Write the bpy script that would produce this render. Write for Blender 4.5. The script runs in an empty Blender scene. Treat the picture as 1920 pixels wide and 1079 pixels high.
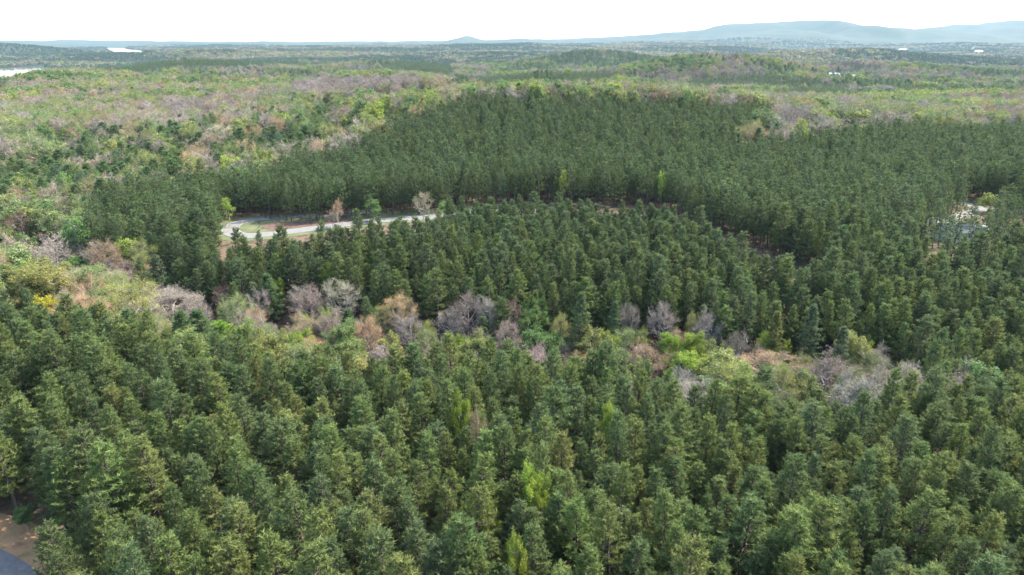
import bpy, math, random
import numpy as np
from mathutils import Vector

SC = bpy.context.scene
RNG = np.random.default_rng(20)
rad = math.radians

# ------------------------------------------------------------------ camera, light, exposure
CAM_Z, FPX, PITCH = 70.0, 1321.0, math.atan(469.5 / 1321.0)
cam_d = bpy.data.cameras.new('camera')
cam = bpy.data.objects.new('camera', cam_d)
SC.collection.objects.link(cam)
cam.location = (0, 0, CAM_Z)
cam.rotation_euler = (math.pi / 2 - PITCH, 0, 0)
cam_d.sensor_width = 36
cam_d.lens = 36 * FPX / 1920
cam_d.clip_start, cam_d.clip_end = 1, 80000
SC.camera = cam

SUN_EL, SUN_AZ = 50.0, 66.0            # azimuth clockwise from the view direction (+Y)
W = bpy.data.worlds.new('World')
SC.world = W
W.use_nodes = True
nt = W.node_tree
sky = nt.nodes.new('ShaderNodeTexSky')
sky.sky_type = 'NISHITA'
sky.sun_disc = False
sky.sun_elevation, sky.sun_rotation = rad(SUN_EL), rad(SUN_AZ)
sky.altitude = 300
sky.air_density, sky.dust_density, sky.ozone_density = 1.5, 2.0, 1.0
bg = nt.nodes['Background']
bg.inputs[1].default_value = 0.15
nt.links.new(sky.outputs[0], bg.inputs[0])

sun_d = bpy.data.lights.new('sun', 'SUN')
sun_d.energy, sun_d.angle, sun_d.color = 3.2, rad(0.6), (1.0, 0.94, 0.83)
sun = bpy.data.objects.new('sun', sun_d)
SC.collection.objects.link(sun)
sdir = Vector((math.cos(rad(SUN_EL)) * math.sin(rad(SUN_AZ)), math.cos(rad(SUN_EL)) * math.cos(rad(SUN_AZ)), math.sin(rad(SUN_EL))))
sun.rotation_euler = sdir.to_track_quat('Z', 'Y').to_euler()
sun.location = (0, 0, 200)

SC.view_settings.view_transform = 'Standard'
SC.view_settings.look = 'None'
SC.view_settings.gamma = 1
SC.view_settings.use_curve_mapping = False
SC.view_settings.exposure = 2.5
SC.render.engine = 'CYCLES'
SC.cycles.max_bounces = 8
SC.cycles.diffuse_bounces = 6
SC.cycles.transmission_bounces = 4
SC.cycles.volume_bounces = 1
SC.cycles.use_denoising = True
HAZE_DENSITY = 3.7e-5
HAZE_COLOR = (0.26, 0.36, 0.47)

# ------------------------------------------------------------------ projection helpers (1920 x 1079 photograph pixels)
cp, sp = math.cos(PITCH), math.sin(PITCH)


def project(x, y, z):
    dz = z - CAM_Z
    dep = np.maximum(y * cp - dz * sp, 0.5)
    up = y * sp + dz * cp
    return 960 + FPX * x / dep, 539.5 - FPX * up / dep


def ray(px, py):
    a, b = (px - 960) / FPX, (539.5 - py) / FPX
    return np.array([a, cp + b * sp, -sp + b * cp])


def hit_plane(px, py, z):
    d = ray(px, py)
    t = (z - CAM_Z) / d[2]
    return d[0] * t, d[1] * t


# ------------------------------------------------------------------ noise
_perm = np.random.default_rng(5).random((256, 256))


def vnoise(x, y):
    xi, yi = np.floor(x).astype(int), np.floor(y).astype(int)
    fx, fy = x - xi, y - yi
    fx, fy = fx * fx * (3 - 2 * fx), fy * fy * (3 - 2 * fy)
    g = lambda i, j: _perm[i & 255, j & 255]
    return (g(xi, yi) * (1 - fx) + g(xi + 1, yi) * fx) * (1 - fy) + (g(xi, yi + 1) * (1 - fx) + g(xi + 1, yi + 1) * fx) * fy


def fbm(x, y, o=3):
    s, a, t = 0, 1, 0
    for k in range(o):
        s = s + a * vnoise(x * 2 ** k + 17.3 * k, y * 2 ** k + 9.1 * k)
        t += a
        a *= 0.5
    return s / t


def sstep(a, b, v):
    t = np.clip((v - a) / (b - a), 0, 1)
    return t * t * (3 - 2 * t)


# ------------------------------------------------------------------ terrain
CREEK = np.array([(-420, 420), (-260, 300), (-150, 215), (-75, 170), (-10, 148), (40, 140), (85, 133), (160, 128), (260, 120)], float)
RIDGE_X = np.array([-30000, -9000, -2500, -700, -318, 0, 360, 1270, 2000, 2900, 3540, 4360, 5270, 5810, 6720, 7630, 8720, 10500, 14000, 20000], float)
RIDGE_H = np.array([0, 0, 0, 10, 88, 10, 18, 34, 84, 138, 205, 275, 325, 222, 188, 268, 345, 330, 260, 250], float)


def creek_dist(x, y):
    d = np.full(np.shape(x), 1e9)
    for (a, b), (c, e) in zip(CREEK[:-1], CREEK[1:]):
        ux, uy = c - a, e - b
        t = np.clip(((x - a) * ux + (y - b) * uy) / (ux * ux + uy * uy), 0, 1)
        d = np.minimum(d, np.hypot(x - a - t * ux, y - b - t * uy))
    return d


def ground_z(x, y):
    x, y = np.asarray(x, float), np.asarray(y, float)
    r = np.hypot(x, y)
    z = -7 * np.exp(-(creek_dist(x, y) / 26) ** 2) * (r < 900)
    z = z + 22 * np.exp(-(((x - 30) / 190) ** 2 + ((y - 500) / 120) ** 2))
    z = z - 10 * sstep(-40, -320, x) * sstep(200, 420, r) * (1 - sstep(1200, 2500, r))
    z = z - 38 * sstep(560, 2200, r)
    z = z + (fbm(x / 420, y / 420, 3) - .5) * 92 * sstep(600, 1400, r) * (1 - .5 * sstep(1500, 3200, r))
    z = z + (fbm(x / 1500 + 5, y / 1500, 3) - .5) * 95 * sstep(2500, 5500, r)
    lk = np.exp(-((x + 2250) / 1100) ** 6 - ((y - 2450) / 900) ** 6)
    lk2 = np.exp(-((x + .565 * y) / 900) ** 4 - ((y - 8500) / 4300) ** 6)
    lk = np.maximum(lk, lk2)
    z = z * (1 - lk) - 47 * lk
    # dark pine knoll
    for kx, ky, kh, ka, kb in ((-165, 900, 19, 110, 140), (-250, 1750, 58, 130, 170), (45, 1320, 26, 140, 120), (420, 1700, 34, 200, 160), (900, 2100, 38, 260, 200), (-700, 1900, 24, 260, 200), (300, 2800, 50, 320, 260), (1500, 3300, 55, 420, 300), (-1500, 3900, 40, 500, 300)):
        z = z + kh * np.exp(-(((x - kx) / ka) ** 2 + ((y - ky) / kb) ** 2))
    z = z + 88 * np.exp(-(((x + 3250) / 620) ** 2 + ((y - 4500) / 420) ** 2))
    z = z + 80 * np.exp(-((y - 9300 - .12 * x) / 600) ** 2) * sstep(1500, 5500, x) * (.4 + 1.2 * fbm(x / 900, y / 3000, 2))
    rg = np.interp(x + 430 + 160 * (fbm(x / 1500, y / 1500, 2) - .5) * (np.abs(y - 12000) > 900), RIDGE_X, RIDGE_H)
    prof = np.exp(-((y - 12000) / np.where(y < 12000, 2300., 3000.)) ** 2)
    z = z + (rg + 28) * prof * (.86 + .14 * sstep(10500, 12000, y)) + rg * prof * (fbm(x / 620, y / 2200, 3) - .5) * .9 * (1 - np.exp(-((y - 12000) / 900) ** 2))
    return z


def solve_ray(px, py, h):
    """Ground point whose z + h meets the ray through a photograph pixel."""
    d = ray(px, py)
    t = 40.0
    while t < 30000:
        p = d * t
        if CAM_Z + p[2] <= float(ground_z(p[0], p[1])) + h:
            return p[0], p[1]
        t += max(.4, t * .002)
    return d[0] * t, d[1] * t


# ------------------------------------------------------------------ linking helpers
def link(o):
    SC.collection.objects.link(o)
    return o


def tri_mesh(name, v, f, mats, mi=None, shade=None):
    me = bpy.data.meshes.new(name)
    v, f = np.asarray(v, np.float32), np.asarray(f, np.int32)
    n = f.shape[1]
    me.vertices.add(len(v))
    me.vertices.foreach_set('co', v.ravel())
    me.loops.add(f.size)
    me.loops.foreach_set('vertex_index', f.ravel())
    me.polygons.add(len(f))
    me.polygons.foreach_set('loop_start', np.arange(0, f.size, n, dtype=np.int32))
    if mi is not None:
        me.polygons.foreach_set('material_index', np.asarray(mi, np.int32))
    for m in mats:
        me.materials.append(m)
    if shade is not None:
        a = me.attributes.new('shade', 'FLOAT', 'POINT')
        a.data.foreach_set('value', np.asarray(shade, np.float32))
    me.update(calc_edges=True)
    return me


def tag(o, label=None, cat=None, group=None, kind=None):
    for k, v in (('label', label), ('category', cat), ('group', group), ('kind', kind)):
        if v:
            o[k] = v
    return o


def mesh_obj(name, me, parent=None):
    o = bpy.data.objects.new(name, me)
    if parent:
        o.parent = parent
    return link(o)


# ------------------------------------------------------------------ materials
def mat(name):
    m = bpy.data.materials.new(name)
    m.use_nodes = True
    t = m.node_tree
    for n in list(t.nodes):
        t.nodes.remove(n)
    return m, t, (lambda k, **kw: _node(t, k, kw))


def _node(t, k, kw):
    n = t.nodes.new(k)
    for a, b in kw.items():
        setattr(n, a, b)
    return n


def foliage_mat(name, trans=.25, spread=.5, rough=.6, spec=.25):
    """Colour of its own for each tree ('tint'), varied from clump to clump ('shade', 0 to 1)."""
    m, t, N = mat(name)
    L = t.links.new
    ti = N('ShaderNodeAttribute', attribute_type='INSTANCER', attribute_name='tint')
    sh = N('ShaderNodeAttribute', attribute_type='GEOMETRY', attribute_name='shade')
    mr = N('ShaderNodeMapRange')
    mr.inputs[3].default_value, mr.inputs[4].default_value = 1 - spread, 1 + spread
    L(sh.outputs['Fac'], mr.inputs[0])
    hs = N('ShaderNodeHueSaturation')
    mh = N('ShaderNodeMapRange')
    mh.inputs[3].default_value, mh.inputs[4].default_value = .52, .475
    L(sh.outputs['Fac'], mh.inputs[0])
    L(mh.outputs[0], hs.inputs['Hue'])
    L(mr.outputs[0], hs.inputs['Value'])
    L(ti.outputs['Color'], hs.inputs['Color'])
    pb = N('ShaderNodeBsdfPrincipled')
    pb.inputs['Roughness'].default_value = rough
    pb.inputs['Specular IOR Level'].default_value = spec
    L(hs.outputs[0], pb.inputs['Base Color'])
    tr = N('ShaderNodeBsdfTranslucent')
    L(hs.outputs[0], tr.inputs['Color'])
    mx = N('ShaderNodeMixShader')
    mx.inputs[0].default_value = trans
    L(pb.outputs[0], mx.inputs[1])
    L(tr.outputs[0], mx.inputs[2])
    out = N('ShaderNodeOutputMaterial')
    L(mx.outputs[0], out.inputs[0])
    return m


def noise_mat(name, cols, scale, detail=6, rough=.9, bump=0, scale2=None, cols2=None, spec=.2):
    m, t, N = mat(name)
    L = t.links.new
    geo = N('ShaderNodeNewGeometry')
    no = N('ShaderNodeTexNoise')
    no.inputs['Scale'].default_value, no.inputs['Detail'].default_value = scale, detail
    no.inputs['Roughness'].default_value = .65
    L(geo.outputs['Position'], no.inputs['Vector'])
    cr = N('ShaderNodeValToRGB')
    while len(cr.color_ramp.elements) < len(cols):
        cr.color_ramp.elements.new(.5)
    for i, (e, c) in enumerate(zip(cr.color_ramp.elements, cols)):
        e.position = .3 + .4 * i / (len(cols) - 1)
        e.color = (*c, 1)
    L(no.outputs[0], cr.inputs[0])
    pb = N('ShaderNodeBsdfPrincipled')
    pb.inputs['Roughness'].default_value = rough
    pb.inputs['Specular IOR Level'].default_value = spec
    L(cr.outputs[0], pb.inputs['Base Color'])
    if bump:
        bp = N('ShaderNodeBump')
        bp.inputs['Distance'].default_value = bump
        L(no.outputs[0], bp.inputs['Height'])
        L(bp.outputs[0], pb.inputs['Normal'])
    out = N('ShaderNodeOutputMaterial')
    L(pb.outputs[0], out.inputs[0])
    return m


M_NEEDLE = foliage_mat('pine_needles', .42, .5, .7, .06)
M_LEAF = foliage_mat('spring_leaves', .38, .38, .6, .2)
M_TWIG = foliage_mat('twigs', .05, .35, .9, .1)
M_PBARK = noise_mat('pine_bark', [(.035, .027, .022), (.065, .05, .042), (.10, .08, .068)], 3)
M_DBARK = noise_mat('hardwood_bark', [(.14, .125, .112), (.21, .19, .17), (.29, .265, .24)], 2.5)
M_ASPH = noise_mat('asphalt', [(.066, .065, .066), (.088, .087, .088), (.11, .109, .109)], 1.3, rough=.85)
M_PALEROAD = noise_mat('weathered_asphalt', [(.095, .091, .085), (.118, .113, .106), (.145, .139, .131)], .35, rough=.9)
M_VERGE = noise_mat('dry_verge', [(.13, .072, .036), (.23, .135, .07), (.10, .088, .034)], .35, bump=.1)
M_GRASSV = noise_mat('grass_verge', [(.045, .06, .025), (.07, .08, .036), (.105, .098, .056)], .16, bump=.1)
M_MULCH = noise_mat('brown_mulch', [(.055, .032, .025), (.08, .046, .036), (.11, .068, .052)], .5, bump=.1)
M_CURB = noise_mat('concrete_curb', [(.22, .215, .21), (.27, .265, .26)], 1.0)
M_WHITE = noise_mat('white_siding', [(.5, .5, .49), (.6, .6, .59)], .8, rough=.6)
M_ROOFG = noise_mat('grey_roofing', [(.20, .20, .21), (.30, .30, .31)], .9)
M_ROOFT = noise_mat('teal_metal_roof', [(.045, .058, .062), (.065, .08, .084)], .5, rough=.85, spec=.05)
M_ROOFW = noise_mat('pale_metal_roof', [(.42, .43, .44), (.52, .53, .54)], .5, rough=.45)
M_GLASS = noise_mat('window_glass', [(.03, .035, .04), (.05, .055, .06)], .5, rough=.1, spec=.5)
M_DOOR = noise_mat('door_paint', [(.10, .06, .045), (.14, .09, .07)], 1)
M_FIELD = noise_mat('field_grass', [(.10, .13, .045), (.15, .155, .07), (.19, .175, .10)], .03)
M_WATER, _t, _N = mat('lake_water')
_p = _N('ShaderNodeBsdfPrincipled')
_p.inputs['Base Color'].default_value = (.10, .115, .12, 1)
_p.inputs['Roughness'].default_value = .06
_w = _N('ShaderNodeTexNoise')
_w.inputs['Scale'].default_value = .06
_b = _N('ShaderNodeBump')
_b.inputs['Distance'].default_value = .04
_t.links.new(_N('ShaderNodeNewGeometry').outputs['Position'], _w.inputs['Vector'])
_t.links.new(_w.outputs[0], _b.inputs['Height'])
_t.links.new(_b.outputs[0], _p.inputs['Normal'])
_t.links.new(_p.outputs[0], _N('ShaderNodeOutputMaterial').inputs[0])


def ground_material():
    m, t, N = mat('forest_floor')
    L = t.links.new
    geo = N('ShaderNodeNewGeometry')

    def ramp(scale, cols, det=5):
        no = N('ShaderNodeTexNoise')
        no.inputs['Scale'].default_value, no.inputs['Detail'].default_value = scale, det
        L(geo.outputs['Position'], no.inputs['Vector'])
        cr = N('ShaderNodeValToRGB')
        while len(cr.color_ramp.elements) < len(cols):
            cr.color_ramp.elements.new(.5)
        for i, (e, c) in enumerate(zip(cr.color_ramp.elements, cols)):
            e.position = .34 + .32 * i / (len(cols) - 1)
            e.color = (*c, 1)
        L(no.outputs[0], cr.inputs[0])
        return no, cr
    n1, near = ramp(.25, [(.034, .025, .018), (.060, .042, .029), (.095, .068, .044), (.05, .055, .024)], 8)
    n2, far = ramp(.0035, [(.022, .036, .020), (.026, .040, .022), (.036, .046, .026), (.045, .048, .032)], 6)  # far ground: shade within the tree canopy is put into this darker green
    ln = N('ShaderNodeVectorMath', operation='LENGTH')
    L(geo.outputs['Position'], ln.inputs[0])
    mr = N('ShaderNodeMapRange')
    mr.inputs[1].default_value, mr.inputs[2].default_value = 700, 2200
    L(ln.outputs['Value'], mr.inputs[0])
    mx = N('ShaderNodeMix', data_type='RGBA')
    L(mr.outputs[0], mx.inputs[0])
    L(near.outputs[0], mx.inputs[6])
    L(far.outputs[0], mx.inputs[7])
    pb = N('ShaderNodeBsdfPrincipled')
    pb.inputs['Roughness'].default_value = .95
    pb.inputs['Specular IOR Level'].default_value = .1
    L(mx.outputs[2], pb.inputs['Base Color'])
    n3 = N('ShaderNodeTexNoise')
    fade = N('ShaderNodeMapRange')
    fade.inputs[1].default_value, fade.inputs[2].default_value, fade.inputs[3].default_value, fade.inputs[4].default_value = 2500, 6000, .5, .0
    L(ln.outputs['Value'], fade.inputs[0])
    n3.inputs['Scale'].default_value, n3.inputs['Detail'].default_value = .03, 6
    L(geo.outputs['Position'], n3.inputs['Vector'])
    bp = N('ShaderNodeBump')
    bp.inputs['Distance'].default_value = 14
    L(n3.outputs[0], bp.inputs['Height'])
    L(fade.outputs[0], bp.inputs['Strength'])
    L(bp.outputs[0], pb.inputs['Normal'])
    L(pb.outputs[0], N('ShaderNodeOutputMaterial').inputs[0])
    return m


# ------------------------------------------------------------------ ground sheet
def build_ground():
    ang = np.radians(np.concatenate([np.linspace(-60, 60, 380), np.linspace(66, 294, 40)]))
    rr = np.concatenate([[0.0], np.geomspace(12, 1200, 250), np.geomspace(1230, 15600, 170)])
    A, R = np.meshgrid(ang, rr)
    X, Y = R * np.sin(A), R * np.cos(A)
    Z = ground_z(X, Y)
    na, nr = len(ang), len(rr)
    v = np.stack([X, Y, Z], -1).reshape(-1, 3)
    i, j = np.meshgrid(np.arange(nr - 1), np.arange(na), indexing='ij')
    j2 = (j + 1) % na
    f = np.stack([i * na + j, i * na + j2, (i + 1) * na + j2, (i + 1) * na + j], -1).reshape(-1, 4)[:, ::-1]
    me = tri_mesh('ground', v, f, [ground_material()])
    me.polygons.foreach_set('use_smooth', np.ones(len(f), bool))
    tag(mesh_obj('ground', me), kind='structure')


build_ground()


def sheet(name, pts, m, lift, kind='structure', parent=None, n=None):
    """A ground-hugging sheet from a world outline, triangulated and subdivided so that it follows the ground."""
    import bmesh
    bm = bmesh.new()
    vs = [bm.verts.new((p[0], p[1], 0)) for p in pts]
    bm.faces.new(vs)
    bmesh.ops.triangulate(bm, faces=bm.faces[:])
    for _ in range(n or 3):
        bmesh.ops.subdivide_edges(bm, edges=[e for e in bm.edges if e.calc_length() > 6], cuts=1, use_grid_fill=True)
        bmesh.ops.triangulate(bm, faces=bm.faces[:])
    co = np.array([(q.co.x, q.co.y) for q in bm.verts])
    z = ground_z(co[:, 0], co[:, 1]) + lift
    for q, zz in zip(bm.verts, z):
        q.co.z = zz
    bmesh.ops.recalc_face_normals(bm, faces=bm.faces[:])
    for fc in bm.faces:
        if fc.normal.z < 0:
            fc.normal_flip()
    me = bpy.data.meshes.new(name)
    bm.to_mesh(me)
    bm.free()
    me.materials.append(m)
    o = mesh_obj(name, me, parent)
    tag(o, kind=kind)
    return o


def spline(pts, n=12):
    pts = [np.array(p, float) for p in pts]
    P = [2 * pts[0] - pts[1]] + pts + [2 * pts[-1] - pts[-2]]
    out = []
    for i in range(1, len(P) - 2):
        for k in range(n):
            t = k / n
            a, b, c, d = P[i - 1:i + 3]
            out.append(.5 * (2 * b + (c - a) * t + (2 * a - 5 * b + 4 * c - d) * t * t + (3 * b - a - 3 * c + d) * t ** 3))
    out.append(pts[-1])
    return np.array(out)


def ribbon(name, pts, offs, m, lift, parent=None, thick=0):
    """A strip along a centre line between two side offsets."""
    c = spline(pts)
    d = np.gradient(c, axis=0)
    d /= np.linalg.norm(d, axis=1)[:, None]
    nrm = np.stack([-d[:, 1], d[:, 0]], -1)
    rows = []
    k = 5 if abs(offs[1] - offs[0]) > 1 else 2
    for s in np.linspace(offs[0], offs[1], k):
        q = c + nrm * s
        rows.append(np.column_stack([q, ground_z(q[:, 0], q[:, 1]) + lift]))
    if thick:
        rows = [r - (0, 0, thick) for r in rows[:1]] + rows + [r - (0, 0, thick) for r in rows[-1:]]
    k = len(rows)
    v = np.concatenate(rows)
    n = len(c)
    f = [(a * n + i, a * n + i + 1, (a + 1) * n + i + 1, (a + 1) * n + i) for a in range(k - 1) for i in range(n - 1)]
    f = np.array(f)
    p0, p1, p2 = v[f[:, 0]], v[f[:, 1]], v[f[:, 2]]
    up = np.cross(p1 - p0, p2 - p0)[:, 2].sum()
    if up < 0:
        f = f[:, ::-1]
    o = mesh_obj(name, tri_mesh(name, v, f, [m]), parent)
    tag(o, kind='structure')
    return o


def gp(px, py, h=0):
    return solve_ray(px, py, h)


# country road across the middle of the picture, with a tight bend
ROAD = [gp(*p) for p in ((1010, 398), (930, 401), (835, 406), (760, 411), (690, 417), (620, 425), (560, 433), (500, 441), (455, 443), (432, 434), (442, 421), (475, 413), (520, 409), (600, 404), (700, 398))]
ribbon('road', ROAD, (-3.2, 3.2), M_PALEROAD, .13)
ribbon('road_marking', ROAD, (2.85, 3.0), M_CURB, .135)
ribbon('road_marking', ROAD, (-3.0, -2.85), M_CURB, .135)
ribbon('road_verge', ROAD, (-14, 7), M_GRASSV, .05)
sheet('mulch_bed', [gp(*p) for p in ((486, 427), (520, 418), (600, 416), (690, 411), (700, 413), (640, 419), (570, 426), (510, 433))], M_MULCH, .11)
# lane between the two blocks of pines
LANE = [gp(*p) for p in ((1010, 398), (1100, 400), (1200, 404), (1290, 428), (1420, 474), (1550, 525), (1640, 556), (1760, 590))]
ribbon('forest_track', LANE, (-2, 2), M_MULCH, .06)
# road and yard among the pines on the right
ROAD2 = [gp(*p) for p in ((1780, 378), (1812, 384), (1838, 392), (1815, 402), (1780, 410), (1740, 418), (1690, 426))]
ribbon('road', ROAD2, (-2.6, 2.6), M_PALEROAD, .13)
ROAD3 = [gp(*p) for p in ((1838, 392), (1880, 396), (1930, 398), (2050, 402))]
ribbon('road', ROAD3, (-2.4, 2.4), M_PALEROAD, .137)
ribbon('road_verge', ROAD2, (-4, 4), M_GRASSV, .05)
# paved corner under the camera, bottom left
ROAD4 = [(p[0], p[1]) for p in (gp(-330, 1000), gp(-180, 1030), gp(-70, 1062), gp(10, 1110), gp(50, 1180), gp(70, 1290))]
ribbon('road', ROAD4, (-4.2, 4.2), M_ASPH, .10)
ribbon('road_verge', ROAD4, (-8, 10), M_VERGE, .05)
# lake
for poly in ([(-330, 168), (-120, 156), (0, 147), (40, 142), (75, 134), (108, 123), (60, 124.5), (0, 129.5), (-150, 138), (-330, 146)],
             [(194, 83), (236, 83.5), (238, 92), (274, 95.5), (268, 98.5), (216, 99), (202, 93)]):
    q = [hit_plane(px, py, -45) for px, py in poly]
    me = tri_mesh('lake', np.array([(a, b, -45.0) for a, b in q]), np.array([[0, i, i + 1] for i in range(1, len(q) - 1)])[:, ::-1], [M_WATER])
    tag(mesh_obj('lake', me), kind='structure')


# ------------------------------------------------------------------ tree building
def unit(v):
    return v / np.maximum(np.linalg.norm(v, axis=-1, keepdims=True), 1e-9)


class Acc:
    def __init__(s):
        s.v, s.f, s.sh, s.mi, s.n = [], [], [], [], 0

    def add(s, v, f, sh, mi=0):
        v, f = np.asarray(v, float).reshape(-1, 3), np.asarray(f, int).reshape(-1, 3)
        s.v.append(v)
        s.f.append(f + s.n)
        s.sh.append(np.broadcast_to(np.asarray(sh, float), (len(v),)))
        s.mi.append(np.full(len(f), mi))
        s.n += len(v)

    def tube(s, pts, radii, k=5, sh=.5, mi=0):
        pts = np.asarray(pts, float)
        n = len(pts)
        d = unit(np.gradient(pts, axis=0))
        a = unit(np.cross(d, (0.31, 0.95, 0.05)))
        b = np.cross(d, a)
        th = np.linspace(0, 2 * np.pi, k, endpoint=False)
        ring = a[:, None] * np.cos(th)[None, :, None] + b[:, None] * np.sin(th)[None, :, None]
        v = (pts[:, None] + ring * np.asarray(radii)[:, None, None]).reshape(-1, 3)
        f = []
        for i in range(n - 1):
            for j in range(k):
                j2 = (j + 1) % k
                f += [(i * k + j, i * k + j2, (i + 1) * k + j2), (i * k + j, (i + 1) * k + j2, (i + 1) * k + j)]
        s.add(v, f, sh, mi)

    def blades(s, base, dirs, length, width, sh, mi=0, rng=RNG):
        """Thin triangles: needles, twigs and leaves."""
        n = len(base)
        side = unit(np.cross(dirs, rng.normal(size=(n, 3)))) * np.asarray(width).reshape(-1, 1)
        tip = base + dirs * np.asarray(length).reshape(-1, 1)
        v = np.stack([base - side, base + side, tip], 1).reshape(-1, 3)
        s.add(v, np.arange(3 * n).reshape(-1, 3), np.repeat(sh, 3), mi)

    def leaves(s, cen, nrm, size, sh, mi=0, rng=RNG):
        n = len(cen)
        a = unit(np.cross(nrm, rng.normal(size=(n, 3))))
        b = np.cross(nrm, a)
        sz = np.asarray(size).reshape(-1, 1)
        v = np.stack([cen - a * sz, cen + b * sz * .6, cen + a * sz, cen - b * sz * .6], 1).reshape(-1, 3)
        i = np.arange(n) * 4
        s.add(v, np.concatenate([np.stack([i, i + 1, i + 2], 1), np.stack([i, i + 2, i + 3], 1)]), np.repeat(sh, 4), mi)

    def arrays(s):
        return np.concatenate(s.v), np.concatenate(s.f), np.concatenate(s.sh), np.concatenate(s.mi)


def pine(seed, lod, h=16.0, young=False):
    """Loblolly pine: straight bole, whorls of ascending limbs that end in brush-like tufts of needles."""
    g = np.random.default_rng(seed)
    tr, cr = Acc(), Acc()
    lean = g.normal(0, .25, 2)
    stem = lambda t: np.array([lean[0] * t * t, lean[1] * t * t, h * t])
    ts = np.linspace(0, .99, 7 if lod == 0 else 4 if lod == 1 else 2)
    tr.tube([stem(t) for t in ts], .17 * (1 - ts) ** .8 + .02, (6, 4, 3)[lod])
    c0 = g.uniform(.26, .38) if not young else .1
    rmax = g.uniform(2.3, 3.0) if not young else 2.6
    lop = g.uniform(0, 6.28)
    step = (.62, .85, 1.5)[lod]
    zs = np.arange(c0 * h, h - .25, step)
    TC, TA, TS = [], [], []
    for z0 in zs:
        u = (z0 / h - c0) / (1 - c0)
        prof = min(1, .62 + u * 1.9) * (1 - u) ** .78 if not young else (1 - u) ** .8
        nb = int(g.integers(4, 7)) if lod < 2 else 4
        a0 = g.uniform(0, 6.28)
        for k in range(nb):
            az = a0 + k * 6.283 / nb + g.normal(0, .25)
            ln = rmax * prof * g.uniform(.62, 1.12) * (1 + .14 * math.cos(az - lop)) + .35
            if g.random() < .10 and u < .6:
                continue
            el = rad(-8 + 52 * u + g.normal(0, 9))
            p0 = stem((z0 + g.normal(0, .15)) / h)
            hd = np.array([math.cos(az), math.sin(az), 0])
            tip = p0 + hd * ln * math.cos(el) + np.array([0, 0, ln * math.sin(el)])
            curve = lambda t: p0 + (tip - p0) * t + np.array([0, 0, .28 * ln * (t * t - t) + .16 * ln * t * t])
            if lod == 0:
                tr.tube([curve(t) for t in (0, .5, .95)], [.035 + .008 * ln, .025, .01], 3)
            # tufts: along the outer part of the limb and on side shoots
            nt_ = {0: 2 + int(ln * 3.5), 1: 1 + int(ln * 1.7), 2: 1 + int(ln * .7)}[lod]
            for q in range(nt_):
                t = 1 - (q / nt_) * .72 * g.uniform(.8, 1.1)
                c = curve(max(t, .15))
                side = g.normal(0, 1) * .30 * ln * (1.15 - t) + g.normal(0, .16)
                c = c + np.array([-hd[1], hd[0], 0]) * side + np.array([0, 0, g.normal(.05, .12)])
                ax = unit(hd * .75 + np.array([-hd[1], hd[0], 0]) * np.sign(side) * .35 + np.array([0, 0, .55 + .6 * u]) + g.normal(0, .22, 3))
                TC.append(c)
                TA.append(ax)
                TS.append(np.clip(g.normal(.42, .17) + .10 * (q == 0), 0, 1))
    # leader
    for q in range(3 if lod < 2 else 1):
        TC.append(stem(1) - np.array([0, 0, .35 * q]))
        TA.append(np.array([0, 0, 1.0]))
        TS.append(.55)
    TC, TA, TS = np.array(TC), np.array(TA), np.array(TS)
    nb = (14, 9, 7)[lod]
    B = np.repeat(TC, nb, 0)
    A = np.repeat(TA, nb, 0)
    S = np.repeat(TS, nb)
    n = len(B)
    tt = g.uniform(-.25, .22, n) * (1, 1.3, 2.2)[lod]
    B = B + A * tt[:, None]
    D = unit(A * .55 + unit(g.normal(size=(n, 3))) * .85 + np.array([0, 0, .12]))
    ln = g.uniform(.26, .44, n) * (1, 1.35, 2.3)[lod]
    cr.blades(B, D, ln, ln * (.115, .17, .22)[lod], np.clip(S + g.normal(0, .08, n), 0, 1), 0, g)
    return tr, cr, 2 * rmax, h


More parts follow.
